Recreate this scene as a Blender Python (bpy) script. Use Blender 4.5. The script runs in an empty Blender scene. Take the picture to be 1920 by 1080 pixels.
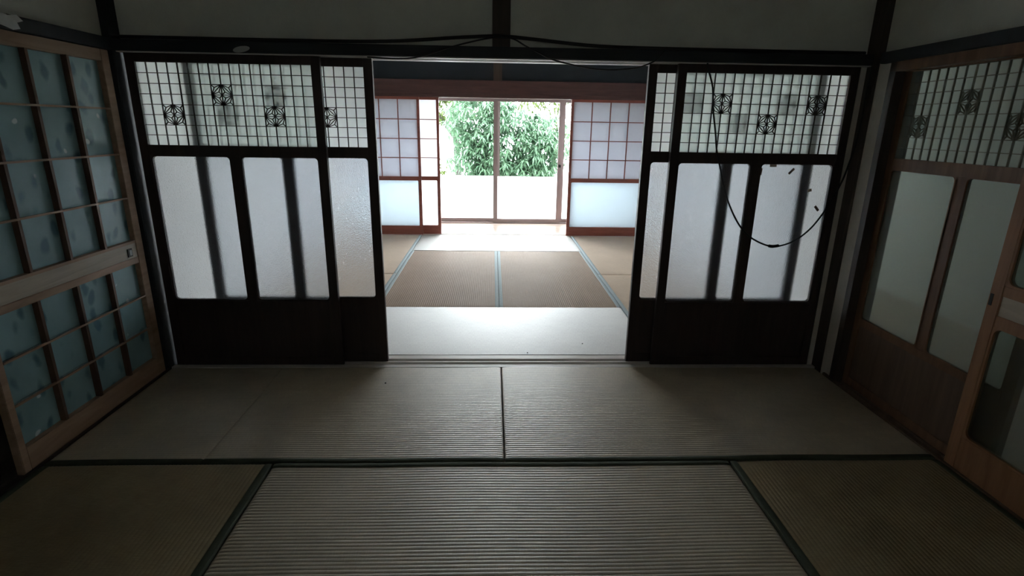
import bpy, bmesh, math, random
from mathutils import Matrix, Vector

# ------------------------------------------------------------------ camera, light, exposure
S = bpy.context.scene
COL = S.collection
F_PX = 1015.92
yaw, pit, rol = -0.0384, 0.289, 0.0156
cam_d = bpy.data.cameras.new('camera'); cam = bpy.data.objects.new('camera', cam_d); COL.objects.link(cam)
fwd = Vector((-math.sin(yaw)*math.cos(pit), math.cos(yaw)*math.cos(pit), -math.sin(pit)))
rt = Vector((math.cos(yaw), math.sin(yaw), 0)); up = rt.cross(fwd)
r2 = rt*math.cos(rol) + up*math.sin(rol); u2 = up*math.cos(rol) - rt*math.sin(rol)
M = Matrix((r2, u2, -fwd)).transposed().to_4x4()
M.translation = Vector((-0.0537, -2.8275, 1.2938))
cam.matrix_world = M
cam_d.sensor_width = 36; cam_d.lens = F_PX*36/1920; cam_d.clip_start = 0.02
S.camera = cam

SKY = 33.0
W = bpy.data.worlds.new('overcast_sky'); S.world = W; W.use_nodes = True
bg = W.node_tree.nodes['Background']; bg.inputs[0].default_value = (0.90, 0.96, 1.0, 1); bg.inputs[1].default_value = SKY
S.view_settings.view_transform = 'Standard'; S.view_settings.look = 'None'
S.view_settings.gamma = 1; S.view_settings.use_curve_mapping = False
S.view_settings.exposure = 0.0
cy = S.cycles
cy.use_denoising = True
cy.max_bounces = 16; cy.diffuse_bounces = 8; cy.transmission_bounces = 12; cy.glossy_bounces = 5; cy.transparent_max_bounces = 16
cy.sample_clamp_indirect = 8.0

def portal(name, loc, rot, sx, sy):
    l = bpy.data.lights.new(name, 'AREA'); l.shape = 'RECTANGLE'; l.size = sx; l.size_y = sy
    l.cycles.is_portal = True
    o = bpy.data.objects.new(name, l); COL.objects.link(o); o.location = loc; o.rotation_euler = rot
    return o
portal('garden_window_portal', (0, 4.86, 0.85), (math.radians(-90), 0, 0), 3.75, 1.75)
portal('rear_fill_portal', (0, -3.9, 1.3), (math.radians(90), 0, 0), 1.75, 0.75)  # sampling aid for the added rear fill window
portal('hall_window_portal', (2.45, 3.13, 1.15), (math.radians(-90), 0, 0), 0.8, 0.9)

# ------------------------------------------------------------------ materials
def new_mat(name):
    m = bpy.data.materials.new(name); m.use_nodes = True
    nt = m.node_tree; nt.nodes.clear()
    out = nt.nodes.new('ShaderNodeOutputMaterial')
    return m, nt, out
def N(nt, t, **kw):
    n = nt.nodes.new(t)
    for k, v in kw.items():
        if k in n.inputs: n.inputs[k].default_value = v
        else: setattr(n, k, v)
    return n
def ramp(nt, fac, stops):
    r = nt.nodes.new('ShaderNodeValToRGB'); e = r.color_ramp.elements
    while len(e) < len(stops): e.new(0.5)
    for el, (p, c) in zip(e, stops): el.position = p; el.color = (*c, 1)
    nt.links.new(fac, r.inputs[0]); return r.outputs[0]
def coords(nt, kind, scale):
    if kind == 'World':
        src = nt.nodes.new('ShaderNodeNewGeometry').outputs['Position']
    else:
        src = nt.nodes.new('ShaderNodeTexCoord').outputs[kind]
    mp = nt.nodes.new('ShaderNodeMapping'); mp.inputs['Scale'].default_value = scale
    nt.links.new(src, mp.inputs[0]); return mp.outputs[0]
def wood(name, dark, light, stretch=(2, 40, 40), rough=0.5, bump=0.15, kind='World', spec=0.4):
    m, nt, out = new_mat(name)
    b = N(nt, 'ShaderNodeBsdfPrincipled', Roughness=rough); b.inputs['Specular IOR Level'].default_value = spec
    n = N(nt, 'ShaderNodeTexNoise', Scale=1.0, Detail=5.0, Roughness=0.6, Distortion=0.6)
    nt.links.new(coords(nt, kind, stretch), n.inputs['Vector'])
    nt.links.new(ramp(nt, n.outputs[0], [(0.3, dark), (0.7, light)]), b.inputs['Base Color'])
    bp = N(nt, 'ShaderNodeBump', Strength=bump, Distance=0.002); nt.links.new(n.outputs[0], bp.inputs['Height'])
    nt.links.new(bp.outputs[0], b.inputs['Normal']); nt.links.new(b.outputs[0], out.inputs[0]); return m
def plain(name, col, rough=0.6, metal=0.0, var=0.0, scale=3.0, bump=0.0, spec=0.4):
    m, nt, out = new_mat(name)
    b = N(nt, 'ShaderNodeBsdfPrincipled', Roughness=rough, Metallic=metal); b.inputs['Specular IOR Level'].default_value = spec
    if var or bump:
        n = N(nt, 'ShaderNodeTexNoise', Scale=scale, Detail=6.0, Roughness=0.65)
        nt.links.new(coords(nt, 'World', (1, 1, 1)), n.inputs['Vector'])
        lo = tuple(c*(1-var) for c in col); hi = tuple(min(1, c*(1+var)) for c in col)
        nt.links.new(ramp(nt, n.outputs[0], [(0.3, lo), (0.7, hi)]), b.inputs['Base Color'])
        if bump:
            n2 = N(nt, 'ShaderNodeTexNoise', Scale=160.0, Detail=3.0)
            nt.links.new(coords(nt, 'World', (1, 1, 1)), n2.inputs['Vector'])
            bp = N(nt, 'ShaderNodeBump', Strength=bump, Distance=0.003); nt.links.new(n2.outputs[0], bp.inputs['Height'])
            nt.links.new(bp.outputs[0], b.inputs['Normal'])
    else:
        b.inputs['Base Color'].default_value = (*col, 1)
    nt.links.new(b.outputs[0], out.inputs[0]); return m
def straw(name, axis, dark, light, rough=0.38, stain=0.35, spec=0.9, aniso=0.85, coat=0.0):
    """woven rush: fine reeds across the ribs, blotchy wear"""
    m, nt, out = new_mat(name)
    b = N(nt, 'ShaderNodeBsdfPrincipled', Roughness=rough); b.inputs['Specular IOR Level'].default_value = spec
    sc = (420, 30, 1) if axis == 'X' else (30, 420, 1)
    b.inputs['Coat Weight'].default_value = coat; b.inputs['Coat Roughness'].default_value = 0.46; b.inputs['Coat IOR'].default_value = 1.65
    tv = N(nt, 'ShaderNodeCombineXYZ'); tv.inputs[0 if axis == 'X' else 1].default_value = 1.0     # reeds lie across the ribs
    b.inputs['Anisotropic'].default_value = aniso; nt.links.new(tv.outputs[0], b.inputs['Tangent'])
    n = N(nt, 'ShaderNodeTexNoise', Scale=1.0, Detail=2.0); nt.links.new(coords(nt, 'World', sc), n.inputs['Vector'])
    n2 = N(nt, 'ShaderNodeTexNoise', Scale=2.3, Detail=6.0, Roughness=0.7); nt.links.new(coords(nt, 'World', (1, 1, 1)), n2.inputs['Vector'])
    c1 = ramp(nt, n.outputs[0], [(0.25, dark), (0.75, light)])
    c2 = ramp(nt, n2.outputs[0], [(0.32, (1-stain,)*3), (0.62, (1, 1, 1))])
    mx = N(nt, 'ShaderNodeMix', data_type='RGBA', blend_type='MULTIPLY'); mx.inputs[0].default_value = 1
    nt.links.new(c1, mx.inputs[6]); nt.links.new(c2, mx.inputs[7])
    nt.links.new(mx.outputs[2], b.inputs['Base Color'])
    bp = N(nt, 'ShaderNodeBump', Strength=0.25, Distance=0.001); nt.links.new(n.outputs[0], bp.inputs['Height'])
    nt.links.new(bp.outputs[0], b.inputs['Normal']); nt.links.new(b.outputs[0], out.inputs[0]); return m
def frosted(name, tint=(0.915, 0.93, 0.95), rough=0.22, trans=0.02, grain=210.0, grain_str=1.0, ior=1.2):
    m, nt, out = new_mat(name)
    g = N(nt, 'ShaderNodeBsdfGlass', Roughness=rough, IOR=ior, Color=(*tint, 1))
    t = N(nt, 'ShaderNodeBsdfTranslucent', Color=(*tint, 1))
    n = N(nt, 'ShaderNodeTexNoise', Scale=grain, Detail=3.0); nt.links.new(coords(nt, 'World', (1, 1, 1)), n.inputs['Vector'])
    bp = N(nt, 'ShaderNodeBump', Strength=grain_str, Distance=0.004); nt.links.new(n.outputs[0], bp.inputs['Height'])
    nt.links.new(bp.outputs[0], g.inputs['Normal'])
    mx = N(nt, 'ShaderNodeMixShader', Fac=trans)
    nt.links.new(g.outputs[0], mx.inputs[1]); nt.links.new(t.outputs[0], mx.inputs[2]); nt.links.new(mx.outputs[0], out.inputs[0]); return m
def paper(name, col, trans=0.6):
    m, nt, out = new_mat(name)
    d = N(nt, 'ShaderNodeBsdfDiffuse', Color=(*col, 1)); t = N(nt, 'ShaderNodeBsdfTranslucent', Color=(*col, 1))
    mx = N(nt, 'ShaderNodeMixShader', Fac=trans)
    nt.links.new(d.outputs[0], mx.inputs[1]); nt.links.new(t.outputs[0], mx.inputs[2]); nt.links.new(mx.outputs[0], out.inputs[0]); return m
def clear_glass(name):
    m, nt, out = new_mat(name)
    t = N(nt, 'ShaderNodeBsdfTransparent', Color=(0.97, 0.985, 0.98, 1)); g = N(nt, 'ShaderNodeBsdfGlossy', Roughness=0.02)
    lw = N(nt, 'ShaderNodeFresnel', IOR=1.2)
    mx = N(nt, 'ShaderNodeMixShader')
    nt.links.new(lw.outputs[0], mx.inputs[0]); nt.links.new(t.outputs[0], mx.inputs[1]); nt.links.new(g.outputs[0], mx.inputs[2])
    nt.links.new(mx.outputs[0], out.inputs[0]); return m
def leaf_print_glass(name):
    """teal printed glass: dark brush-stroke leaves and small white glints painted into the colour (the print lies in the YZ plane of the door)"""
    m, nt, out = new_mat(name)
    b = N(nt, 'ShaderNodeBsdfPrincipled', Roughness=0.35); b.inputs['Specular IOR Level'].default_value = 0.35
    base = coords(nt, 'World', (0.0, 1, 1))
    wn = N(nt, 'ShaderNodeTexNoise', Scale=9.0, Detail=2.0); nt.links.new(base, wn.inputs['Vector'])
    add = N(nt, 'ShaderNodeVectorMath', operation='SCALE'); add.inputs['Scale'].default_value = 0.07; nt.links.new(wn.outputs['Color'], add.inputs[0])
    sm = N(nt, 'ShaderNodeVectorMath', operation='ADD'); nt.links.new(base, sm.inputs[0]); nt.links.new(add.outputs[0], sm.inputs[1])
    mp = N(nt, 'ShaderNodeMapping'); mp.inputs['Rotation'].default_value = (math.radians(35), 0, 0); mp.inputs['Scale'].default_value = (1, 13, 7.5)
    nt.links.new(sm.outputs[0], mp.inputs[0])
    v = N(nt, 'ShaderNodeTexVoronoi', Scale=1.0, Randomness=0.9); nt.links.new(mp.outputs[0], v.inputs['Vector'])
    st = N(nt, 'ShaderNodeTexNoise', Scale=60.0, Detail=3.0); nt.links.new(mp.outputs[0], st.inputs['Vector'])
    dsum = N(nt, 'ShaderNodeMath', operation='MULTIPLY_ADD'); nt.links.new(st.outputs[0], dsum.inputs[0]); dsum.inputs[1].default_value = 0.16; nt.links.new(v.outputs['Distance'], dsum.inputs[2])
    leaf = ramp(nt, dsum.outputs[0], [(0.26, (1, 1, 1)), (0.40, (0, 0, 0))])
    v2 = N(nt, 'ShaderNodeTexVoronoi', Scale=8.0, Randomness=1.0); nt.links.new(sm.outputs[0], v2.inputs['Vector'])
    glint = ramp(nt, v2.outputs['Distance'], [(0.07, (1, 1, 1)), (0.11, (0, 0, 0))])  # white glints put into the pane colour
    big = N(nt, 'ShaderNodeTexNoise', Scale=6.0, Detail=4.0); nt.links.new(base, big.inputs['Vector'])
    c0 = ramp(nt, big.outputs[0], [(0.3, (0.22, 0.37, 0.40)), (0.7, (0.32, 0.50, 0.53))])
    m1 = N(nt, 'ShaderNodeMix', data_type='RGBA'); nt.links.new(leaf, m1.inputs[0]); nt.links.new(c0, m1.inputs[6]); m1.inputs[7].default_value = (0.10, 0.21, 0.25, 1)
    m2 = N(nt, 'ShaderNodeMix', data_type='RGBA'); nt.links.new(glint, m2.inputs[0]); nt.links.new(m1.outputs[2], m2.inputs[6]); m2.inputs[7].default_value = (0.75, 0.85, 0.85, 1)
    nt.links.new(m2.outputs[2], b.inputs['Base Color']); nt.links.new(b.outputs[0], out.inputs[0]); return m
def leafy(name, dark, light, spec=0.35):
    m, nt, out = new_mat(name)
    oi = N(nt, 'ShaderNodeTexNoise', Scale=5.0, Detail=3.0); nt.links.new(coords(nt, 'World', (1, 1, 1)), oi.inputs['Vector'])
    c = ramp(nt, oi.outputs[0], [(0.3, dark), (0.7, light)])
    d = N(nt, 'ShaderNodeBsdfPrincipled', Roughness=0.4); d.inputs['Specular IOR Level'].default_value = spec; t = N(nt, 'ShaderNodeBsdfTranslucent')
    nt.links.new(c, d.inputs['Base Color']); nt.links.new(c, t.inputs['Color'])
    mx = N(nt, 'ShaderNodeMixShader', Fac=0.4)
    nt.links.new(d.outputs[0], mx.inputs[1]); nt.links.new(t.outputs[0], mx.inputs[2]); nt.links.new(mx.outputs[0], out.inputs[0]); return m

MT = dict(
    dark_wood=wood('dark_stained_wood', (0.030, 0.018, 0.018), (0.055, 0.034, 0.032), (30, 30, 3), 0.55),
    beam=wood('soot_black_beam', (0.018, 0.021, 0.026), (0.030, 0.034, 0.040), (3, 30, 30), 0.6),
    post=wood('dark_post_wood', (0.050, 0.036, 0.030), (0.085, 0.062, 0.050), (30, 30, 2), 0.6),
    track=wood('planed_track_wood', (0.56, 0.53, 0.51), (0.72, 0.69, 0.66), (3, 40, 40), 0.45),
    brown=wood('brown_door_wood', (0.13, 0.065, 0.035), (0.21, 0.11, 0.060), (25, 25, 2), 0.5),
    orange=wood('orange_door_wood', (0.22, 0.105, 0.050), (0.34, 0.17, 0.085), (25, 25, 2), 0.5),
    tan=wood('tan_lattice_wood', (0.30, 0.19, 0.125), (0.46, 0.31, 0.215), (25, 3, 25), 0.55),
    lath=wood('shade_darkened_lath', (0.085, 0.045, 0.03), (0.14, 0.08, 0.05), (25, 25, 3), 0.55),  # darkened to stand in for shade on the bars' side faces
    pale=wood('pale_rail_wood', (0.42, 0.36, 0.28), (0.55, 0.48, 0.39), (40, 3, 40), 0.55),
    panel=wood('door_board_wood', (0.10, 0.065, 0.045), (0.17, 0.105, 0.07), (30, 30, 2), 0.5),
    red=wood('red_lacquered_wood', (0.19, 0.055, 0.040), (0.30, 0.095, 0.070), (4, 30, 30), 0.35),
    nageshi=wood('red_brown_beam', (0.062, 0.030, 0.030), (0.10, 0.048, 0.047), (3, 30, 30), 0.5),
    engawa=wood('polished_veranda_wood', (0.50, 0.41, 0.36), (0.66, 0.56, 0.50), (3, 40, 10), 0.22, 0.05, spec=0.6),
    ceiling=wood('ceiling_boards', (0.22, 0.16, 0.11), (0.34, 0.26, 0.19), (30, 2, 30), 0.6),
    plaster=plain('grey_green_plaster', (0.76, 0.78, 0.72), 0.95, var=0.12, scale=2.5, bump=0.5, spec=0.1),
    plaster_far_shade=plain('shade_toned_plaster', (0.038, 0.047, 0.057), 0.95, var=0.1, scale=2.5, bump=0.4, spec=0.1),  # dark tone carries the shade of the backlit upper wall
    plaster_warm=plain('warm_plaster', (0.68, 0.63, 0.56), 0.95, var=0.10, scale=8.0, bump=0.4, spec=0.1),
    plaster_white=plain('white_plaster', (0.88, 0.89, 0.89), 0.9, var=0.02, scale=3.0, bump=0.3, spec=0.1),
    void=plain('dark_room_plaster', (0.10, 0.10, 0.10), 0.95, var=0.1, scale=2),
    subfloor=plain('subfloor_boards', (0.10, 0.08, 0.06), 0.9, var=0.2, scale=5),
    straw_x=straw('ribbed_rush_long_x', 'X', (0.45, 0.38, 0.265), (0.62, 0.53, 0.39), 0.50, 0.32, 1.0, 0.0, 0.85),
    straw_y=straw('ribbed_rush_long_y', 'Y', (0.28, 0.22, 0.125), (0.42, 0.34, 0.205), 0.5, 0.35, 0.4, 0.3),
    far_x=straw('far_rush_long_x', 'X', (0.30, 0.285, 0.265), (0.40, 0.38, 0.355), 0.48, 0.12, 0.6),
    far_y=straw('far_rush_long_y', 'Y', (0.27, 0.205, 0.165), (0.40, 0.315, 0.26), 0.6, 0.12, 0.3),
    far_side=straw('far_rush_sides', 'Y', (0.46, 0.37, 0.29), (0.60, 0.49, 0.40), 0.55, 0.12, 0.4),
    border=plain('green_border_cloth', (0.055, 0.068, 0.042), 0.9, var=0.2, scale=40),
    border_far=plain('blue_border_cloth', (0.26, 0.315, 0.335), 0.85, var=0.08, scale=60),
    core=plain('mat_core', (0.16, 0.13, 0.08), 0.9),
    frost=frosted('pebbled_glass'),
    frost_grid=frosted('ground_glass', (0.97, 1.0, 0.99), 0.50, 0.15, 90.0, 0.0, 1.3),
    frost_side=frosted('greenish_ground_glass', (0.84, 0.90, 0.88), 0.13, 0.20, 90.0, 0.0),
    frost_white=frosted('white_film_glass', (0.97, 0.98, 0.98), 0.5, 0.9, 90.0, 0.05),
    frost_shoji=frosted('pale_blue_ground_glass', (0.63, 0.66, 0.68), 0.5, 0.85, 90.0, 0.05),
    frost_fill=frosted('fill_window_glass', (0.125, 0.125, 0.12), 0.5, 0.9, 90.0, 0.05),  # tint sets how much light the added rear window gives
    frost_hall=frosted('dull_ground_glass', (0.62, 0.64, 0.63), 0.5, 0.9, 90.0, 0.05),
    clear=clear_glass('clear_window_glass'),
    teal=leaf_print_glass('teal_leaf_print_glass'),
    paper=paper('shoji_paper', (0.70, 0.71, 0.74), 0.70),
    star=paper('etched_star', (1.0, 1.0, 1.0), 1.0),
    bronze=plain('bronze_aluminium', (0.30, 0.24, 0.235), 0.4, 0.2),
    black=plain('black_rubber', (0.012, 0.012, 0.015), 0.5),
    iron=plain('dark_iron', (0.03, 0.03, 0.03), 0.5, 0.5),
    white_paper=plain('white_scrap_paper', (0.75, 0.77, 0.78), 0.9, var=0.1, scale=30),
    tape=plain('brown_tape', (0.30, 0.22, 0.17), 0.6, var=0.15, scale=60),
    ivory=plain('ivory_plastic', (0.45, 0.46, 0.46), 0.6),
    gravel=plain('pale_garden_gravel', (0.55, 0.53, 0.48), 0.95, var=0.2, scale=20),
    leaf=leafy('bamboo_leaf', (0.045, 0.095, 0.055), (0.105, 0.185, 0.11)),
    leaf_y=leafy('young_leaf', (0.030, 0.050, 0.010), (0.058, 0.078, 0.020), 0.06),
    bark=plain('grey_bark', (0.032, 0.029, 0.028), 0.9, var=0.3, scale=25, spec=0.05),
    eave=plain('eave_boards', (0.35, 0.30, 0.26), 0.8, var=0.1, scale=5),
)

# ------------------------------------------------------------------ helpers
CACHE = {}
def link(name, me, parent=None, loc=(0, 0, 0)):
    o = bpy.data.objects.new(name, me); COL.objects.link(o); o.parent = parent; o.location = loc; return o
def thing(name, label, cat, loc=(0, 0, 0), rz=0.0, group=None, kind=None):
    o = bpy.data.objects.new(name, None); COL.objects.link(o); o.location = loc; o.rotation_euler = (0, 0, rz)
    o.empty_display_size = 0.1
    tag(o, label, cat, group, kind); return o
def tag(o, label=None, cat=None, group=None, kind=None):
    if label: o['label'] = label
    if cat: o['category'] = cat
    if group: o['group'] = group
    if kind: o['kind'] = kind
    return o
def box(name, x0, x1, y0, y1, z0, z1, mat, parent=None, bev=0.0):
    sx, sy, sz = x1-x0, y1-y0, z1-z0
    key = (round(sx, 4), round(sy, 4), round(sz, 4), mat, bev)
    if key not in CACHE:
        bm = bmesh.new(); bmesh.ops.create_cube(bm, size=1.0); bmesh.ops.scale(bm, vec=(sx, sy, sz), verts=bm.verts)
        if bev: bmesh.ops.bevel(bm, geom=bm.edges[:], offset=bev, segments=2, affect='EDGES')
        me = bpy.data.meshes.new(name); bm.to_mesh(me); bm.free(); me.materials.append(MT[mat]); CACHE[key] = me
    return link(name, CACHE[key], parent, ((x0+x1)/2, (y0+y1)/2, (z0+z1)/2))
def meshobj(name, verts, faces, mat, parent=None, smooth=False):
    me = bpy.data.meshes.new(name); me.from_pydata(verts, [], faces); me.update()
    bm = bmesh.new(); bm.from_mesh(me); bmesh.ops.recalc_face_normals(bm, faces=bm.faces); bm.to_mesh(me); bm.free()
    me.materials.append(MT[mat])
    if smooth:
        for p in me.polygons: p.use_smooth = True
    return link(name, me, parent)
def boxes_mesh(name, rects, mat, parent=None):
    v, f = [], []
    for (x0, x1, y0, y1, z0, z1) in rects:
        b = len(v)
        v += [(x, y, z) for x in (x0, x1) for y in (y0, y1) for z in (z0, z1)]
        f += [[b+i for i in q] for q in ((0, 1, 3, 2), (4, 6, 7, 5), (0, 4, 5, 1), (2, 3, 7, 6), (0, 2, 6, 4), (1, 5, 7, 3))]
    return meshobj(name, v, f, mat, parent)
def struct(name, x0, x1, y0, y1, z0, z1, mat, label, cat, bev=0.0):
    return tag(box(name, x0, x1, y0, y1, z0, z1, mat, None, bev), label, cat, None, 'structure')
def tube(name, pts, rad, mat, parent=None, seg=8, closed_ends=True):
    """smooth tube through points (Catmull-Rom)"""
    P = [Vector(p) for p in pts]; path = []
    for i in range(len(P)-1):
        p0, p1, p2, p3 = P[max(i-1, 0)], P[i], P[i+1], P[min(i+2, len(P)-1)]
        for k in range(6):
            t = k/6; path.append(0.5*((2*p1)+(p2-p0)*t+(2*p0-5*p1+4*p2-p3)*t*t+(3*p1-p0-3*p2+p3)*t**3))
    path.append(P[-1]); v, f = [], []
    for i, p in enumerate(path):
        d = (path[min(i+1, len(path)-1)]-path[max(i-1, 0)]).normalized()
        a = d.cross(Vector((0, 1, 0.01))); a = a.normalized() if a.length > 1e-4 else Vector((1, 0, 0)); b = d.cross(a)
        for k in range(seg):
            an = 2*math.pi*k/seg; v.append(p + (a*math.cos(an)+b*math.sin(an))*rad)
        if i:
            o = (i-1)*seg
            for k in range(seg): f.append((o+k, o+(k+1) % seg, o+seg+(k+1) % seg, o+seg+k))
    f.append(tuple(range(seg))[::-1]); f.append(tuple(range(len(v)-seg, len(v))))
    return meshobj(name, [tuple(q) for q in v], f, mat, parent, True)
def rounded_ring(name, x0, x1, z0, z1, y0, y1, inset, rad, mat, parent):
    """moulding: rectangular outside, rounded-corner opening inside"""
    key = ('ring', round(x1-x0, 4), round(z1-z0, 4), round(y1-y0, 4), inset, rad, mat)
    cx, cz, cyy = (x0+x1)/2, (z0+z1)/2, (y0+y1)/2
    if key not in CACHE:
        hx, hz, hy = (x1-x0)/2, (z1-z0)/2, (y1-y0)/2
        inn, outr = [], []
        n = 6
        for sx, sz, a0 in ((1, 1, 0), (-1, 1, 90), (-1, -1, 180), (1, -1, 270)):
            ccx, ccz = sx*(hx-inset-rad), sz*(hz-inset-rad)
            for k in range(n+1):
                a = math.radians(a0+90*k/n); inn.append((ccx+rad*math.cos(a), ccz+rad*math.sin(a)))
                outr.append((sx*hx if (k >= 0) else 0, sz*hz))
        m = len(inn); v, f = [], []
        for yy in (-hy, hy):
            v += [(x, yy, z) for x, z in inn] + [(x, yy, z) for x, z in outr]
        for k in range(m):
            j = (k+1) % m
            f.append((k, j, m+j, m+k)); f.append((2*m+k, 3*m+k, 3*m+j, 2*m+j)); f.append((k, 2*m+k, 2*m+j, j))
        me = bpy.data.meshes.new(name); me.from_pydata(v, [], f); me.update()
        bm = bmesh.new(); bm.from_mesh(me); bmesh.ops.remove_doubles(bm, verts=bm.verts, dist=1e-6)
        bmesh.ops.dissolve_degenerate(bm, dist=1e-6, edges=bm.edges); bmesh.ops.recalc_face_normals(bm, faces=bm.faces); bm.to_mesh(me); bm.free()
        me.materials.append(MT[mat]); CACHE[key] = me
    return link(name, CACHE[key], parent, (cx, cyy, cz))

# ------------------------------------------------------------------ shell of the house
struct('floor', -3.7, 3.4, -3.8, 4.70, -0.14, -0.045, 'subfloor', 'dark board subfloor under the straw mats of both rooms', 'floor')
struct('ceiling', -3.7, 3.4, -3.8, 4.95, 2.36, 2.42, 'ceiling', 'brown board ceiling above both rooms and the veranda', 'ceiling')
tag(boxes_mesh('wall_rear', [(-3.7, -0.9, -3.85, -3.75, -0.14, 2.36), (0.9, 3.4, -3.85, -3.75, -0.14, 2.36), (-0.9, 0.9, -3.85, -3.75, -0.14, 0.9), (-0.9, 0.9, -3.85, -3.75, 1.7, 2.36)], 'plaster'),
    'grey plaster wall with an opening for an added window at the end of the dim front room', 'wall', None, 'structure')
rw = thing('added_fill_window', 'unseen frosted window added behind the front room mats for fill light', 'window', (0, -3.80, 0.9), 0, None, 'structure')  # added out of view to lift the dim front room
box('pane', -0.86, 0.86, -0.003, 0.003, 0.04, 0.76, 'frost_fill', rw)
boxes_mesh('frame', [(-0.9, -0.86, -0.03, 0.03, 0, 0.8), (0.86, 0.9, -0.03, 0.03, 0, 0.8), (-0.86, 0.86, -0.03, 0.03, 0, 0.04), (-0.86, 0.86, -0.03, 0.03, 0.76, 0.8)], 'brown', rw)
# wall above the partition doors
struct('wall_partition', -1.85, 1.83, 0.02, 0.10, 1.625, 2.36, 'plaster', 'grey-green plaster wall above the dark partition doors', 'wall')
struct('wall_left', -1.95, -1.85, -3.75, 0.02, 1.64, 2.36, 'plaster', 'grey-green plaster above the teal glass lattice door', 'wall')
struct('wall_right', 1.83, 1.93, -3.75, 0.02, 1.64, 2.36, 'plaster', 'grey-green plaster above the brown side doors', 'wall')
struct('wall_right_strip', 1.812, 1.93, -0.172, 0.02, -0.02, 1.64, 'plaster_warm', 'narrow beige plaster strip between corner post and brown side door', 'wall')
struct('wall_left_near', -1.95, -1.85, -3.75, -1.95, -0.045, 1.64, 'plaster', 'plaster wall beyond the dark doorway in the front room', 'wall')
struct('wall_right_near', 1.83, 1.93, -3.75, -2.02, -0.045, 1.64, 'plaster', 'plaster wall beyond the brown side doors in the front room', 'wall')
# dark room through the open doorway
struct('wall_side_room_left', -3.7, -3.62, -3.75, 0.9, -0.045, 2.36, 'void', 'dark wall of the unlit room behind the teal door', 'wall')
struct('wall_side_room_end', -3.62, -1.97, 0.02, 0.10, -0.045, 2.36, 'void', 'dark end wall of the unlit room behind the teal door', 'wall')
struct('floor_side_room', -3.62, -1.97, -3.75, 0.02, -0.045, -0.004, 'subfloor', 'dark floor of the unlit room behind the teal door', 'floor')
# hall behind the right-hand doors
struct('wall_hall', 3.3, 3.38, -3.75, 3.1, -0.045, 2.36, 'plaster_white', 'pale wall of the hall behind the brown side doors', 'wall')
hw = tag(boxes_mesh('wall_hall_end', [(1.96, 2.05, 3.0, 3.1, -0.045, 2.36), (2.85, 3.3, 3.0, 3.1, -0.045, 2.36), (2.05, 2.85, 3.0, 3.1, -0.045, 0.7), (2.05, 2.85, 3.0, 3.1, 1.6, 2.36)], 'plaster_warm'),
         'plaster end wall of the hall with a window opening', 'wall', None, 'structure')
hwin = thing('window_6', 'frosted hall window behind the brown side doors', 'window', (2.45, 3.05, 0.7), 0, None, 'structure')
box('pane', -0.37, 0.37, -0.003, 0.003, 0.03, 0.87, 'frost_hall', hwin)
boxes_mesh('frame', [(-0.4, -0.37, -0.03, 0.03, 0, 0.9), (0.37, 0.4, -0.03, 0.03, 0, 0.9), (-0.37, 0.37, -0.03, 0.03, 0, 0.03), (-0.37, 0.37, -0.03, 0.03, 0.87, 0.9)], 'brown', hwin)
struct('floor_hall', 1.97, 3.3, -3.75, 3.0, -0.045, -0.004, 'engawa', 'wooden hall floor behind the brown side doors', 'floor')
# far room
struct('wall_far_left', -1.96, -1.86, 0.10, 3.95, -0.045, 2.36, 'plaster_white', 'plaster wall of the bright back room on the teal-door side', 'wall')
struct('wall_far_right', 1.86, 1.96, 0.10, 3.95, -0.045, 2.36, 'plaster_white', 'plaster wall of the bright back room on the brown-door side', 'wall')
struct('wall_far_upper', -1.86, 1.86, 3.85, 3.93, 1.80, 2.36, 'plaster_far_shade', 'plaster wall toned dark for shade above the red-brown beam over the shoji', 'wall')
struct('wall_veranda_left', -2.5, -2.4, 3.95, 4.95, -0.14, 2.36, 'plaster_warm', 'veranda end wall on the teal-door side', 'wall')
struct('wall_veranda_right', 2.4, 2.5, 3.95, 4.95, -0.14, 2.36, 'plaster_warm', 'veranda end wall on the brown-door side', 'wall')
tag(boxes_mesh('wall_veranda_side', [(-2.4, -1.96, 3.85, 3.95, -0.14, 2.36), (1.96, 2.4, 3.85, 3.95, -0.14, 2.36)], 'plaster_warm'), 'short wall returns between bright room and veranda', 'wall', None, 'structure')
tag(boxes_mesh('wall_garden', [(-2.4, -1.86, 4.68, 4.84, -0.14, 2.36), (1.86, 2.4, 4.68, 4.84, -0.14, 2.36), (-1.86, 1.86, 4.68, 4.84, 1.70, 2.36)], 'plaster_warm'),
    'outer wall around the garden windows of the veranda', 'wall', None, 'structure')

# ------------------------------------------------------------------ posts, beams, sills of the front room
struct('trim_1', -1.825, 1.80, -0.045, 0.02, 1.607, 1.657, 'beam', 'soot-black beam along the top of the dark partition doors', 'beam', 0.003)
struct('trim_2', -0.058, 0.028, -0.005, 0.03, 1.657, 2.36, 'post', 'short dark strut on the plaster above the open passage', 'post', 0.003)
struct('trim_3', -1.93, -1.812, -0.05, 0.10, -0.045, 2.36, 'beam', 'dark corner post between teal lattice door and partition doors', 'post', 0.004)
struct('trim_4', 1.801, 1.93, -0.075, 0.10, -0.045, 2.36, 'post', 'dark corner post between partition doors and brown side doors', 'post', 0.004)
struct('trim_5', 1.774, 1.801, 0.0, 0.10, -0.045, 1.607, 'plaster_warm', 'narrow beige strip between cable-hung partition door and corner post', 'trim')
tag(boxes_mesh('trim_6', [(-1.812, 1.801, -0.03, 0.128, 1.615, 1.64), (-1.812, 1.801, -0.03, -0.003, 1.603, 1.615), (-1.812, 1.801, 0.031, 0.042, 1.603, 1.615), (-1.812, 1.801, 0.077, 0.128, 1.603, 1.615)], 'track'),
    'grooved pale head track above the open passage', 'door track', None, 'structure')
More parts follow.
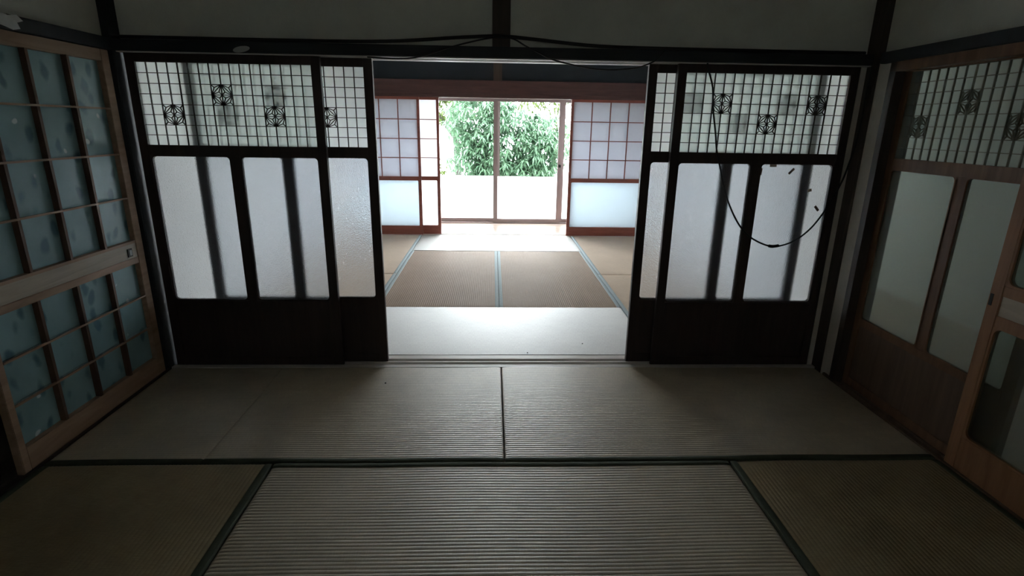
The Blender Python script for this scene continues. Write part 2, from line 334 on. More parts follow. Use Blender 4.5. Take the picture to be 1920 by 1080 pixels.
tag(boxes_mesh('trim_7', [(-1.812, 1.801, -0.035, 0.128, -0.045, -0.014), (-1.812, 1.801, -0.035, -0.003, -0.014, 0.0), (-1.812, 1.801, 0.031, 0.042, -0.014, 0.0), (-1.812, 1.801, 0.077, 0.128, -0.014, 0.0)], 'track'),
    'grooved pale threshold on the floor of the open passage', 'door track', None, 'structure')
struct('trim_8', -1.93, -1.815, -3.75, -0.05, 1.607, 1.66, 'beam', 'soot-black beam above the teal glass lattice door', 'beam', 0.003)
struct('trim_9', 1.785, 1.93, -3.75, -0.11, 1.607, 1.657, 'beam', 'soot-black beam above the brown side doors', 'beam', 0.003)
struct('trim_10', 1.80, 1.90, -2.02, -0.172, 1.565, 1.607, 'brown', 'brown head track above the brown side doors', 'door track')
struct('trim_11', 1.80, 1.93, -0.212, -0.172, -0.02, 1.607, 'post', 'dark jamb beside the brown glazed side door', 'door jamb')
tag(boxes_mesh('trim_12', [(1.80, 1.93, -3.75, -0.112, -0.045, -0.010), (1.80, 1.812, -3.75, -0.112, -0.010, 0.002), (1.838, 1.846, -2.02, -0.212, -0.010, 0.002), (1.876, 1.93, -2.02, -0.212, -0.010, 0.002)], 'panel'),
    'worn grooved sill under the brown side doors', 'door track', None, 'structure')
tag(boxes_mesh('trim_13', [(-1.95, -1.812, -3.75, -0.05, -0.045, -0.012), (-1.822, -1.812, -3.75, -0.05, -0.012, 0.001), (-1.866, -1.856, -3.75, -0.05, -0.012, 0.001), (-1.91, -1.90, -3.75, -0.05, -0.012, 0.001)], 'post'),
    'dark grooved sill under the teal lattice door', 'door track', None, 'structure')

# ------------------------------------------------------------------ straw mats
def wav(x, y, a):
    return a*(math.sin(2.3*x+1.1)*math.cos(3.1*y+0.4) + 0.6*math.sin(5.2*x-2.2*y) + 0.4*math.sin(9.1*x+4.0*y+1.0))
def tatami(label, x0, x1, y0, y1, ribs, borders, mat, bmat, group, pitch=0.0155, amp=0.0022, h=0.0013, crease=None, round_edges=()):
    g = 0.0025; x0 += g; x1 -= g; y0 += g; y1 -= g
    ox, oy = (x0+x1)/2, (y0+y1)/2
    t = thing('tatami_mat', label, 'mat', (ox, oy, -0.045), 0, group)
    A0, A1, B0, B1 = (y0, y1, x0, x1) if ribs == 'X' else (x0, x1, y0, y1)   # A: across ribs, B: along
    n = max(1, round((A1-A0)/pitch)); spp = 6
    bs = [B0+(B1-B0)*i/28 for i in range(29)]
    if crease:
        bs += [crease+d for d in (-0.02, -0.009, -0.004, 0, 0.004, 0.009, 0.02)]
    for e in (0.006, 0.014, 0.03): bs += [B0+e, B1-e]
    bs = sorted(set(bs)); v, f = [], []
    def top(a, b, rib=True):
        x, y = (b, a) if ribs == 'X' else (a, b)
        z = wav(x, y, amp)
        if rib:
            ph = (a-A0)/(A1-A0)*n; s = abs(math.sin(math.pi*ph)); z += h*(s**0.42) - h
        d = min(b-B0, B1-b)
        if d < 0.03: z -= 0.004*(1-d/0.03)**2
        if crease: z -= 0.004*math.exp(-((b-crease)/0.005)**2)
        return x-ox, y-oy, z+0.045
    for i in range(n*spp+1):
        a = A0+(A1-A0)*i/(n*spp)
        for b in bs: v.append(top(a, b))
    m = len(bs)
    for i in range(n*spp):
        for j in range(m-1): f.append((i*m+j, i*m+j+1, (i+1)*m+j+1, (i+1)*m+j))
    # skirt down to the core
    rim = [j for j in range(m)] + [i*m+m-1 for i in range(1, n*spp+1)] + [n*spp*m+j for j in range(m-2, -1, -1)] + [i*m for i in range(n*spp-1, 0, -1)]
    b0 = len(v)
    for k in rim: v.append((v[k][0], v[k][1], 0.012))
    for k in range(len(rim)):
        j = (k+1) % len(rim); f.append((rim[k], rim[j], b0+j, b0+k))
    meshobj('rush_surface', v, f, mat, t, True)
    box('core', x0-ox+0.002, x1-ox-0.002, y0-oy+0.002, y1-oy-0.002, 0.0, 0.018, 'core', t)
    for side in borders:
        w = 0.027; vv, ff = [], []
        a0, a1 = (A0, A0+w) if side == 'lo' else (A1-w, A1)
        if ribs == 'X': a0, a1 = (a0, a1)
        outer = a0 if side == 'lo' else a1
        rows = [a0-(0.001 if side == 'lo' else 0), a0+0.003, (a0+a1)/2, a1-0.003, a1+(0.001 if side != 'lo' else 0)]
        zz = [0.0, 0.0022, 0.0026, 0.0022, 0.0]
        if side == 'lo': rows = [outer-0.001]+rows; zz = [-0.028]+zz
        else: rows = rows+[outer+0.001]; zz = zz+[-0.028]
        for a, dz in zip(rows, zz):
            for b in bs:
                p = top(min(max(a, A0), A1), b, False)
                q = (p[0], a-oy, p[2]+dz) if ribs == 'X' else (a-ox, p[1], p[2]+dz)
                vv.append(q)
        for i in range(len(rows)-1):
            for j in range(m-1): ff.append((i*m+j, i*m+j+1, (i+1)*m+j+1, (i+1)*m+j))
        meshobj('border', vv, ff, bmat, t, True)
    return t
NG = 'straw mats of the dim front room'
tatami('worn grey straw mat with a crease beside the teal door and partition', -1.808, 0.0, -0.932, -0.038, 'X', ['lo'], 'straw_x', 'border', NG, crease=-1.205)
tatami('worn grey straw mat on the floor below the hanging black cable', 0.0, 1.796, -0.932, -0.038, 'X', ['lo'], 'straw_x', 'border', NG)
tatami('large grey-brown ribbed straw mat framed by green borders in mid floor', -0.915, 0.915, -1.825, -0.935, 'X', ['lo', 'hi'], 'straw_x', 'border', NG)
tatami('olive-brown straw mat in front of the dark doorway', -1.808, -0.918, -2.76, -0.935, 'Y', ['lo', 'hi'], 'straw_y', 'border', NG)
tatami('olive-brown straw mat beside the brown side doors', 0.918, 1.796, -2.76, -0.935, 'Y', ['lo', 'hi'], 'straw_y', 'border', NG)
tatami('straw mat behind the large middle mat, toward the rear wall', -0.915, 0.915, -2.72, -1.828, 'X', ['lo', 'hi'], 'straw_x', 'border', NG)
FG = 'straw mats of the bright back room'
tatami('pale straw mat just past the grooved threshold', -0.92, 0.92, 0.131, 1.018, 'X', [], 'far_x', 'border_far', FG, h=0.0005, amp=0.0006)
tatami('brown ribbed straw mat with blue borders, teal-door side of the seam', -0.92, 0.0, 1.022, 2.932, 'Y', ['lo', 'hi'], 'far_y', 'border_far', FG, h=0.0022, amp=0.0005)
tatami('brown ribbed straw mat with blue borders, hanging-cable side of the seam', 0.0, 0.92, 1.022, 2.932, 'Y', ['lo', 'hi'], 'far_y', 'border_far', FG, h=0.0022, amp=0.0005)
tatami('pale straw mat glaring white before the veranda', -0.92, 0.92, 2.936, 3.812, 'X', [], 'far_x', 'border_far', FG, h=0.0005, amp=0.0004)
for sx, nm in ((-1, 'teal-door'), (1, 'brown-door')):
    xa, xb = (-1.86, -0.923) if sx < 0 else (0.923, 1.86)
    bd = ['lo', 'hi']
    tatami('tan straw mat at the foot of the shoji, %s side' % nm, xa, xb, 1.975, 3.812, 'Y', bd, 'far_side', 'border_far', FG, amp=0.0005)
    tatami('tan straw mat behind the partition doors, %s side' % nm, xa, xb, 0.131, 1.97, 'Y', bd, 'far_side', 'border_far', FG, amp=0.0005)

# ------------------------------------------------------------------ hemp-leaf lattice panel (2 x 2 cells)
def hemp_panel_mesh(cw, ch, mat):
    key = ('hemp', round(cw, 4), round(ch, 4), mat)
    if key in CACHE: return CACHE[key]
    segs = []
    for sx in (-1, 1):
        for sz in (-1, 1):
            C, T, R, K = (0, 0), (0, sz*ch), (sx*cw, 0), (sx*cw, sz*ch)
            segs.append((T, R))
            for tri in ((C, T, R), (K, T, R)):
                ab = [math.dist(tri[1], tri[2]), math.dist(tri[0], tri[2]), math.dist(tri[0], tri[1])]; s = sum(ab)
                I = (sum(a*p[0] for a, p in zip(ab, tri))/s, sum(a*p[1] for a, p in zip(ab, tri))/s)
                for p in tri: segs.append((I, p))
    v, f = [], []; w = 0.0018; d = 0.003
    for (ax, az), (bx, bz) in segs:
        L = math.hypot(bx-ax, bz-az); nx, nz = -(bz-az)/L*w, (bx-ax)/L*w; b = len(v)
        for y in (-d, d):
            v += [(ax+nx, y, az+nz), (bx+nx, y, bz+nz), (bx-nx, y, bz-nz), (ax-nx, y, az-nz)]
        f += [[b+i for i in q] for q in ((0, 1, 2, 3), (7, 6, 5, 4), (0, 4, 5, 1), (1, 5, 6, 2), (2, 6, 7, 3), (3, 7, 4, 0))]
    for (px, pz) in ((0, 0), (0, ch), (0, -ch), (cw, 0), (-cw, 0)):
        b = len(v); r = 0.0036
        for y in (-d, d):
            v += [(px+r*math.cos(k*math.pi/3), y, pz+r*math.sin(k*math.pi/3)) for k in range(6)]
        f += [[b+i for i in range(6)], [b+11-i for i in range(6)]] + [[b+k, b+(k+1) % 6, b+6+(k+1) % 6, b+6+k] for k in range(6)]
    me = bpy.data.meshes.new('hemp_leaf_panel'); me.from_pydata(v, [], f); me.update(); me.materials.append(MT[mat]); CACHE[key] = me
    return me

# ------------------------------------------------------------------ glazed lattice door (local: x along width, viewer at -y, z up)
def hash_seed(n): return sum(ord(c)*(i+3) for i, c in enumerate(n))
def glazed_door(name, label, loc, rz, Wd, hemp, wood_m, lath_m, glass_up, glass_lo, group, flip=False, stars=False):
    t = thing(name, label, 'sliding door', loc, rz, group, 'structure')
    T = 0.028; st = 0.044; H = 1.612
    xl, xr = st, Wd-st
    box('stile', 0, st, 0, T, 0, H, wood_m, t, 0.0015); box('stile', xr, Wd, 0, T, 0, H, wood_m, t, 0.0015)
    box('top_rail', xl, xr, 0.001, T-0.001, 1.572, H, wood_m, t, 0.0015)
    box('middle_rail', xl, xr, 0.001, T-0.001, 1.141, 1.190, wood_m, t, 0.0015)
    box('lock_rail', xl, xr, 0.001, T-0.001, 0.345, 0.381, wood_m, t, 0.0015)
    box('bottom_rail', xl, xr, 0.001, T-0.001, 0, 0.055, wood_m, t, 0.0015)
    box('board', xl, xr, 0.008, 0.016, 0.055, 0.345, wood_m if wood_m != 'brown' else 'panel', t)
    xm = Wd/2
    box('mullion', xm-0.024, xm+0.024, 0.002, T-0.002, 0.381, 1.141, wood_m, t, 0.0015)
    gy = 0.017 if not flip else 0.007
    ly = 0.008 if not flip else 0.017
    for (a, b) in ((xl, xm-0.024), (xm+0.024, xr)):
        box('pane', a-0.002, b+0.002, gy-0.002, gy+0.002, 0.379, 1.143, glass_lo, t)
        rounded_ring('pane_moulding', a, b, 0.381, 1.141, gy-0.009, gy-0.0022, 0.006, 0.018, wood_m, t)
        rounded_ring('pane_moulding', a, b, 0.381, 1.141, gy+0.0022, gy+0.009, 0.006, 0.018, wood_m, t)
    box('lattice_glass', xl-0.002, xr+0.002, gy-0.002, gy+0.002, 1.188, 1.574, glass_up, t)
    nc, nr = 17, 8; cw, ch = (xr-xl)/nc, (1.572-1.190)/nr
    for i in range(1, nc): box('lattice_bar', xl+cw*i-0.002, xl+cw*i+0.002, ly-0.0045, ly+0.0035, 1.190, 1.572, lath_m, t)
    for j in range(1, nr): box('lattice_bar', xl, xr, ly-0.003, ly+0.0045, 1.190+ch*j-0.0016, 1.190+ch*j+0.0016, lath_m, t)
    for (c, r) in hemp:
        link('hemp_leaf_panel', hemp_panel_mesh(cw, ch, lath_m), t, (xl+cw*(c+1), ly, 1.572-ch*(r+1)))
    if stars:
        R = random.Random(hash_seed(name)); v, f = [], []
        a, b = (xm+0.03, xr-0.01) if name == 'door_2' else (xl+0.01, xm-0.03)
        for _ in range(46):
            px, pz = R.uniform(a, b), 0.40+0.72*R.random(); L = R.choice((0.004, 0.006, 0.009, 0.014)); rot = R.choice((0, 0, 0, 0.785))
            for k, l2 in ((0, L*0.55), (1, L)):
                an = rot+k*math.pi/2; dx, dz = math.cos(an), math.sin(an); w = 0.0007; q = len(v)
                y = gy-0.0022
                v += [(px+dx*l2, y, pz+dz*l2), (px-dz*w, y, pz+dx*w), (px-dx*l2, y, pz-dz*l2), (px+dz*w, y, pz-dx*w)]
                f.append((q, q+1, q+2, q+3))
        o = meshobj('star_cuts', v, f, 'star', t); o['kind'] = 'stuff'
    return t
PG = 'dark partition doors beside the open passage'
Lh = [(2, 4), (7, 2), (12, 4)]; Rh = [(3, 2), (8, 4), (13, 2)]
glazed_door('door_1', 'dark glazed lattice door covering the corner post, by the teal door', (-1.800, 0.0, -0.008), 0, 0.914, Lh, 'dark_wood', 'dark_wood', 'frost_grid', 'frost', PG)
glazed_door('door_2', 'dark glazed lattice door, on the back track, its edge framing the passage opposite the hanging cable', (-1.560, 0.045, -0.008), 0, 0.914, Lh, 'dark_wood', 'dark_wood', 'frost_grid', 'frost', PG, stars=True)
glazed_door('door_3', 'dark glazed lattice door with the hanging black cable and tape scraps', (0.858, 0.0, -0.008), 0, 0.914, Rh, 'dark_wood', 'dark_wood', 'frost_grid', 'frost', PG)
glazed_door('door_4', 'dark glazed lattice door, on the back track, mostly behind the cable-hung door', (0.724, 0.045, -0.008), 0, 0.914, Rh, 'dark_wood', 'dark_wood', 'frost_grid', 'frost', PG, stars=True)
# brown side door (right wall): local x runs toward the camera
glazed_door('door_5', 'brown side door with lattice blurred behind greenish glass', (1.848, -0.205, -0.012), math.radians(-90), 0.905, [(1, 4), (6, 2), (11, 4)], 'brown', 'brown', 'frost_side', 'frost_side', 'brown side doors', flip=True)

# orange-brown side door nearer the camera
d6 = thing('door_6', 'orange-brown side door with pale hand board and rounded glass', 'sliding door', (1.813, -0.945, -0.010), math.radians(-90), None, 'structure')
w6, T6 = 0.905, 0.026
box('stile', 0, 0.05, 0, T6, 0, 1.612, 'orange', d6, 0.002); box('stile', w6-0.05, w6, 0, T6, 0, 1.612, 'orange', d6, 0.002)
box('top_rail', 0.05, w6-0.05, 0.001, T6-0.001, 1.56, 1.612, 'orange', d6, 0.002)
box('bottom_rail', 0.05, w6-0.05, 0.001, T6-0.001, 0, 0.15, 'orange', d6, 0.002)
box('hand_rail', 0.05, w6-0.05, 0.001, T6-0.001, 0.735, 0.775, 'orange', d6, 0.002)
box('hand_rail', 0.05, w6-0.05, 0.001, T6-0.001, 0.62, 0.66, 'orange', d6, 0.002)
box('hand_board', 0.05, w6-0.05, 0.006, T6-0.006, 0.66, 0.735, 'pale', d6)
for (z0, z1) in ((0.15, 0.62), (0.775, 1.56)):
    box('pane', 0.048, w6-0.048, 0.011, 0.015, z0-0.002, z1+0.002, 'frost_side', d6)
    rounded_ring('pane_moulding', 0.05, w6-0.05, z0, z1, 0.002, 0.0108, 0.007, 0.028, 'orange', d6)
    rounded_ring('pane_moulding', 0.05, w6-0.05, z0, z1, 0.0152, 0.024, 0.007, 0.028, 'orange', d6)
box('finger_pull', 0.006, 0.020, -0.0015, 0.004, 0.69, 0.735, 'iron', d6, 0.0005)

# ------------------------------------------------------------------ teal lattice door (left wall): local x runs away from the camera
d7 = thing('door_7', 'tan wooden lattice door with teal leaf-printed panes', 'sliding door', (-1.826, -0.990, -0.008), math.radians(90), None, 'structure')
w7, T7 = 0.925, 0.032
box('stile', 0, 0.032, 0, T7, 0, 1.612, 'tan', d7, 0.002); box('stile', w7-0.052, w7, 0, T7, 0, 1.612, 'tan', d7, 0.002)
u0, u1 = 0.032, w7-0.052
box('top_rail', u0, u1, 0.001, T7-0.001, 1.562, 1.612, 'tan', d7, 0.002)
box('bottom_rail', u0, u1, 0.001, T7-0.001, 0, 0.10, 'tan', d7, 0.002)
box('hand_board', u0, u1, 0.004, T7-0.004, 0.652, 0.722, 'pale', d7)
box('hand_rail', u0, u1, 0.001, T7-0.001, 0.722, 0.735, 'tan', d7); box('hand_rail', u0, u1, 0.001, T7-0.001, 0.620, 0.652, 'tan', d7, 0.002)
fp = box('finger_pull', u1-0.070, u1-0.038, -0.0005, 0.006, 0.662, 0.702, 'iron', d7, 0.0005)
box('pull_plate', -0.006, 0.010, -0.005, -0.0031, -0.013, 0.013, 'ivory', fp)
cw = (u1-u0)/4
for (z0, z1, nr) in ((0.735, 1.562, 4), (0.10, 0.620, 3)):
    rh = (z1-z0)/nr
    for i in range(1, 4): box('lattice_bar', u0+cw*i-0.007, u0+cw*i+0.007, 0.0, 0.024, z0, z1, 'lath' if z0 > 0.5 else 'lath', d7)
    for j in range(1, nr): box('lattice_bar', u0, u1, -0.0006, 0.008, z0+rh*j-0.004, z0+rh*j+0.004, 'tan', d7)
    for i in range(4):
        for j in range(nr):
            box('pane', u0+cw*i+0.001, u0+cw*(i+1)-0.001, 0.0245, 0.0285, z0+rh*j+0.001, z0+rh*(j+1)-0.001, 'teal', d7)

# ------------------------------------------------------------------ far room: shoji, beams, sill, veranda
struct('trim_14', -1.86, 1.86, 3.80, 3.95, 1.65, 1.80, 'nageshi', 'red-brown beam above the white shoji', 'beam', 0.004)
tag(boxes_mesh('trim_15', [(-1.86, 1.86, 3.815, 3.945, 1.625, 1.65), (-1.86, 1.86, 3.815, 3.828, 1.612, 1.625), (-1.86, 1.86, 3.862, 3.872, 1.612, 1.625), (-1.86, 1.86, 3.906, 3.945, 1.612, 1.625)], 'nageshi'),
    'grooved head track above the white shoji', 'door track', None, 'structure')
tag(boxes_mesh('trim_16', [(-1.86, 1.86, 3.815, 3.95, -0.045, -0.012), (-1.86, 1.86, 3.815, 3.828, -0.012, 0.0), (-1.86, 1.86, 3.862, 3.872, -0.012, 0.0), (-1.86, 1.86, 3.906, 3.95, -0.012, 0.0)], 'track'),
    'grooved floor track under the white shoji', 'door track', None, 'structure')
struct('trim_17', -0.05, 0.05, 3.835, 3.85, 1.80, 2.36, 'post', 'short dark brown strut above the shoji beam', 'post')
def shoji(name, label, x, y, Wd):
    t = thing(name, label, 'sliding door', (x, y, -0.008), 0, 'white paper shoji of the bright room', 'structure')
    st = 0.030; T = 0.030; H = 1.620; a, b = st, Wd-st
    box('stile', 0, st, 0, T, 0, H, 'red', t, 0.0015); box('stile', b, Wd, 0, T, 0, H, 'red', t, 0.0015)
    box('top_rail', a, b, 0.001, T-0.001, 1.590, H, 'red', t, 0.0015)
    box('middle_rail', a, b, 0.001, T-0.001, 0.672, 0.712, 'red', t, 0.0015)
    box('bottom_rail', a, b, 0.001, T-0.001, 0, 0.108, 'red', t, 0.0015)
    cw = (b-a)/4; ch = (1.590-0.712)/4
    for i in range(1, 4): box('lattice_bar', a+cw*i-0.0055, a+cw*i+0.0055, 0.002, 0.014, 0.712, 1.590, 'red', t)
    for j in range(1, 4): box('lattice_bar', a, b, 0.004, 0.0145, 0.712+ch*j-0.005, 0.712+ch*j+0.005, 'red', t)
    box('paper_sheet', a-0.003, b+0.003, 0.0148, 0.0156, 0.706, 1.596, 'paper', t)
    box('pane', a-0.002, b+0.002, 0.014, 0.018, 0.106, 0.674, 'frost_shoji', t)
    rounded_ring('pane_moulding', a, b, 0.108, 0.672, 0.004, 0.0138, 0.008, 0.012, 'red', t)
    return t
shoji('door_8', 'white shoji on the room-side track, teal-door side of the garden view', -1.842, 3.830, 0.932)
shoji('door_9', 'white shoji on the outer track, its single layer bright beside the garden view', -1.620, 3.874, 0.932)
shoji('door_10', 'white shoji on the room-side track, hanging-cable side of the garden view', 0.866, 3.830, 0.932)
shoji('door_11', 'white shoji on the outer track, hidden behind the shoji on the hanging-cable side', 0.880, 3.874, 0.932)

vf = tag(box('floor_veranda', -2.4, 2.4, 3.952, 4.68, -0.045, -0.030, 'subfloor'), 'veranda floor base under polished planks', 'floor', None, 'structure')
for k in range(7):
    y0 = 3.952+k*0.104
    o = box('plank', -2.4, 2.4, y0+0.001, min(y0+0.103, 4.68), -0.030, -0.002, 'engawa', None, 0.0015)
    o.parent = vf; o.location = Vector(o.location)-Vector(vf.location)

# garden windows: four sliding sashes
tag(boxes_mesh('trim_18', [(-1.86, 1.86, 4.68, 4.80, -0.045, 0.012), (-1.86, 1.86, 4.68, 4.80, 1.65, 1.70), (-1.86, -1.83, 4.68, 4.80, 0.012, 1.65), (1.83, 1.86, 4.68, 4.80, 0.012, 1.65)], 'bronze'),
    'bronze outer frame around the garden windows', 'window frame', None, 'structure')
struct('trim_19', -1.86, 1.86, 4.64, 4.68, 1.665, 1.69, 'ivory', 'thin pale rail over the garden windows', 'rail', 0.003)
def sash(name, label, x0, x1, y, latch=False):
    t = thing(name, label, 'window', ((x0+x1)/2, y, 0.012), 0, 'sliding garden windows of the veranda', 'structure')
    h = (x1-x0)/2; st = 0.056
    box('stile', -h, -h+st, 0, 0.028, 0, 1.638, 'bronze', t, 0.002); box('stile', h-st, h, 0, 0.028, 0, 1.638, 'bronze', t, 0.002)
    box('bottom_rail', -h+st, h-st, 0.001, 0.027, 0, 0.05, 'bronze', t, 0.002); box('top_rail', -h+st, h-st, 0.001, 0.027, 1.598, 1.638, 'bronze', t, 0.002)
    box('clear_pane', -h+st-0.003, h-st+0.003, 0.012, 0.016, 0.632, 1.601, 'clear', t)
    box('frosted_pane', -h+st-0.003, h-st+0.003, 0.012, 0.016, 0.047, 0.632, 'frost_white', t)
    if latch:
        lt = box('latch', h-0.045, h-0.012, -0.016, 0.0, 0.76, 0.80, 'iron', t, 0.003)
        box('latch_lever', 0.0, 0.11, -0.006, 0.004, 0.012, 0.022, 'bronze', lt, 0.002)
    return t
sash('window_1', 'bronze-framed garden window hidden behind the shoji, teal-door side', -1.825, -0.868, 4.700)
sash('window_2', 'bronze-framed garden window showing the leafy shrub and thin trunk', -0.922, 0.043, 4.745)
sash('window_3', 'bronze-framed garden window with latch showing the dense shrub', -0.044, 0.887, 4.700, True)
sash('window_4', 'bronze-framed garden window mostly behind the shoji past the latch', 0.863, 1.825, 4.745)

# ------------------------------------------------------------------ garden
tag(box('ground', -9, 9, 4.86, 16, -0.55, -0.45, 'gravel'), 'pale garden ground outside the windows', 'ground', None, 'structure')
tag(box('eave', -3.6, 3.6, 4.86, 5.55, 2.20, 2.26, 'eave'), 'plain wooden eave above the garden windows', 'eave', None, 'structure')
def leaf_cloud(name, blobs, n, per, size, mat, parent, seed, droop=0.55):
    R = random.Random(seed); v, f = [], []
    wsum = [b[3]*b[4]*b[5] for b in blobs]
    for _ in range(n):
        bx, by, bz, rx, ry, rz_ = R.choices(blobs, wsum)[0]
        while True:
            d = Vector((R.uniform(-1, 1), R.uniform(-1, 1), R.uniform(-1, 1)))
            if 0.05 < d.length < 1: break
        d = d.normalized()*(R.random()**0.28)
        c = Vector((bx+d.x*rx, by+d.y*ry, bz+d.z*rz_)); a0 = R.uniform(0, 6.28)
        for k in range(per):
            a = a0+6.283*k/per+R.uniform(-0.4, 0.4); L = size*R.uniform(0.6, 1.25); w = L*R.uniform(0.10, 0.16)
            el = R.uniform(-droop-0.6, 0.35)
            dr = Vector((math.cos(a)*math.cos(el), math.sin(a)*math.cos(el), math.sin(el)))
            sd = dr.cross(Vector((0, 0, 1))).normalized(); nr = sd.cross(dr)
            p0 = c+dr*0.012; p1 = c+dr*L*0.45; p2 = c+dr*L-Vector((0, 0, L*0.22)); b = len(v)
            v += [tuple(p0), tuple(p1+sd*w+nr*w*0.35), tuple(p2), tuple(p1-sd*w+nr*w*0.35), tuple(p1)]
            f += [(b, b+1, b+4), (b+1, b+2, b+4), (b, b+4, b+3), (b+4, b+2, b+3)]
    me = bpy.data.meshes.new(name); me.from_pydata(v, [], f); me.update(); me.materials.append(MT[mat])
    return link(name, me, parent)
def plant(name, label, loc, blobs, n, per, size, mat, stems, seed, srad):
    t = thing(name, label, 'shrub' if 'shrub' in name else 'tree', loc)
    o = leaf_cloud('foliage', blobs, n, per, size, mat, t, seed); o['kind'] = 'stuff'
    for pts in stems: tube('stem', pts, srad, 'bark', t, 6)
    return t
plant('garden_shrub', 'dense green shrub with narrow drooping leaves outside the windows', (0.12, 7.5, -0.45),
      [(0.15, 0, 1.40, 0.95, 0.6, 0.75), (-0.45, 0.1, 1.85, 0.65, 0.5, 0.55), (0.75, 0, 1.45, 0.55, 0.5, 0.6), (-0.55, 0, 1.15, 0.45, 0.4, 0.45), (0.2, -0.1, 0.8, 0.9, 0.5, 0.5), (-0.1, 0.1, 2.15, 0.35, 0.4, 0.4)],
      2300, 9, 0.135, 'leaf', [[(0, 0, 0), (0.1, 0, 0.7), (0.3, 0, 1.5)], [(-0.05, 0.05, 0), (-0.2, 0, 0.8), (-0.5, 0, 1.7)], [(0.05, 0, 0), (0.35, 0, 0.7), (0.8, 0, 1.5)]], 3, 0.02)
plant('young_tree', 'pale young tree with a thin grey trunk beside the dense shrub', (-0.90, 9.3, -0.45),
      [(0.15, 0, 2.25, 0.6, 0.4, 0.35), (-0.4, 0, 2.05, 0.45, 0.4, 0.35), (-0.25, 0.0, 0.85, 0.35, 0.3, 0.3), (0.9, 0, 2.35, 0.7, 0.4, 0.35)],
      480, 8, 0.13, 'leaf_y', [[(0.08, 0, 0), (0.10, 0, 0.7), (0.06, 0, 1.4), (0.0, 0, 2.3)], [(0.06, 0, 1.5), (-0.25, 0, 1.9), (-0.5, 0, 2.1)]], 5, 0.07)
plant('young_tree', 'light yellow-green sapling on the latch side of the dense shrub', (1.55, 10.7, -0.45),
      [(0, 0, 1.9, 0.65, 0.5, 0.7), (-0.5, 0, 2.3, 0.6, 0.4, 0.3)],
      240, 8, 0.13, 'leaf_y', [[(0, 0, 0), (0.03, 0, 0.9), (-0.1, 0, 2.0)]], 8, 0.025)

# ------------------------------------------------------------------ cables and scraps
YC = -0.058
tag(tube('power_cable', [(-1.80, YC, 1.664), (-1.0, YC, 1.663), (-0.55, YC, 1.668), (-0.20, YC, 1.692), (-0.02, YC, 1.700), (0.14, YC, 1.690), (0.45, YC, 1.666), (0.9, YC, 1.661), (1.74, YC, 1.660)], 0.008, 'black'),
    'thick black cable lying along the beam and arching over the strut', 'cable')
tag(tube('thin_cord', [(-0.64, -0.076, 1.596), (-0.50, -0.076, 1.592), (-0.40, -0.076, 1.602), (-0.22, -0.076, 1.655), (-0.06, -0.076, 1.690), (0.03, -0.076, 1.690), (0.11, -0.076, 1.652), (0.23, -0.076, 1.601), (0.34, -0.076, 1.577), (0.45, -0.076, 1.562), (0.60, -0.076, 1.567), (0.71, -0.076, 1.602), (0.76, -0.076, 1.655)], 0.0035, 'black'),
    'thin black cord sagging under the head of the open passage', 'cable')
hc = thing('hanging_cable', 'black cable hanging in a deep loop before the taped partition door', 'cable', (1.02, -0.03, 1.57))
HC = [(0.975, 1.600), (0.986, 1.575), (1.017, 1.493), (1.032, 1.392), (1.056, 1.286), (1.075, 1.193), (1.106, 1.099), (1.129, 1.029), (1.177, 0.918), (1.248, 0.809), (1.329, 0.742), (1.438, 0.705), (1.541, 0.732), (1.624, 0.801), (1.687, 0.901), (1.744, 1.036), (1.768, 1.140), (1.784, 1.245), (1.790, 1.366), (1.788, 1.491), (1.785, 1.600)]
tube('cable', [(x-1.02, -0.02 if z < 1.6 else -0.03, z-1.57) for x, z in HC], 0.0045, 'black', hc)
tube('connector', [(0.395, -0.02, -0.862), (0.418, -0.02, -0.865), (0.448, -0.02, -0.8605)], 0.0085, 'black', hc)
def scrap(name, label, cat, x, z, w, h, ang, y, mat, group=None):
    o = box(name, -w/2, w/2, -0.0004, 0.0004, -h/2, h/2, mat); o.location = (x, y, z); o.rotation_euler = (0, ang, 0)
    return tag(o, label, cat, group)
gz = 0.0146
scrap('tape_scrap', 'upright brown tape scrap at the corner of the cable-hung pane', 'tape', 1.349, 1.089, 0.010, 0.036, math.radians(4), gz, 'tape')
scrap('tape_scrap', 'level brown tape scrap along the top of the cable-hung pane', 'tape', 1.409, 1.120, 0.036, 0.012, 0, gz, 'tape')
scrap('tape_scrap', 'slanted brown tape scrap under the top rail of the cable-hung pane', 'tape', 1.510, 1.093, 0.038, 0.012, math.radians(-48), gz, 'tape')
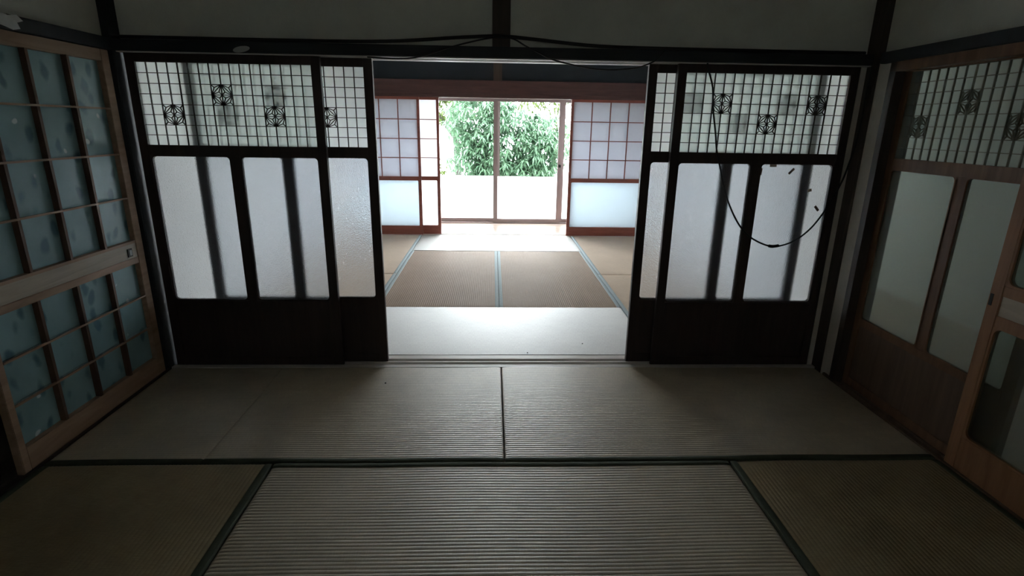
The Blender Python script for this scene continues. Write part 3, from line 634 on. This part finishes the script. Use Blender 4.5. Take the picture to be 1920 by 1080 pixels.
scrap('tape_scrap', 'short dark tape scrap over the shadow of the hidden stile', 'tape', 1.624, 0.995, 0.022, 0.015, math.radians(-15), gz, 'tape')
scrap('tape_scrap', 'brown tape scrap above the rising end of the hanging cable', 'tape', 1.679, 0.900, 0.034, 0.013, math.radians(48), gz, 'tape')

def blob_plate(name, label, cat, pts, thick, mat, loc, rot, group=None):
    n = len(pts); v = [(x, 0, z) for x, z in pts]+[(x*0.96, -thick, z*0.96) for x, z in pts]
    f = [tuple(range(n)), tuple(range(2*n-1, n-1, -1))]+[(k, (k+1) % n, n+(k+1) % n, n+k) for k in range(n)]
    o = meshobj(name, v, f, mat); o.location = loc; o.rotation_euler = rot
    return tag(o, label, cat, group)
blob_plate('oval_plate', 'small pale oval plate on the black beam over the partition door', 'plate',
           [(0.039*math.cos(a), 0.0135*math.sin(a)+0.006*math.cos(a)) for a in [k*math.pi/12 for k in range(24)]], 0.004, 'ivory', (-1.228, -0.0455, 1.622), (0, 0, 0))
blob_plate('torn_paper', 'torn white paper scrap stuck on the beam above the teal door', 'paper',
           [(-0.075, 0.026), (-0.03, 0.030), (0.01, 0.022), (0.05, 0.030), (0.075, 0.012), (0.045, 0.002), (0.055, -0.018), (0.02, -0.026), (-0.03, -0.016), (-0.055, -0.020)], 0.0015, 'white_paper', (-1.8145, -0.61, 1.634), (0, 0, math.radians(90)))
R = random.Random(11)
for (x, y, lb) in ((-0.607, -0.238, 'tiny dark crumb on the worn mat before the partition door on the teal-door side'), (0.159, 0.16, 'tiny dark crumb on the pale mat near the threshold'), (0.512, 0.30, 'tiny dark crumb on the pale mat beside the brown ribbed mat')):
    bm = bmesh.new(); bmesh.ops.create_icosphere(bm, subdivisions=1, radius=0.006)
    for q in bm.verts: q.co *= R.uniform(0.6, 1.1); q.co.z *= 0.6
    me = bpy.data.meshes.new('crumb'); bm.to_mesh(me); bm.free(); me.materials.append(MT['iron'])
    tag(link('crumb', me, None, (x, y, 0.003)), lb, 'crumb')
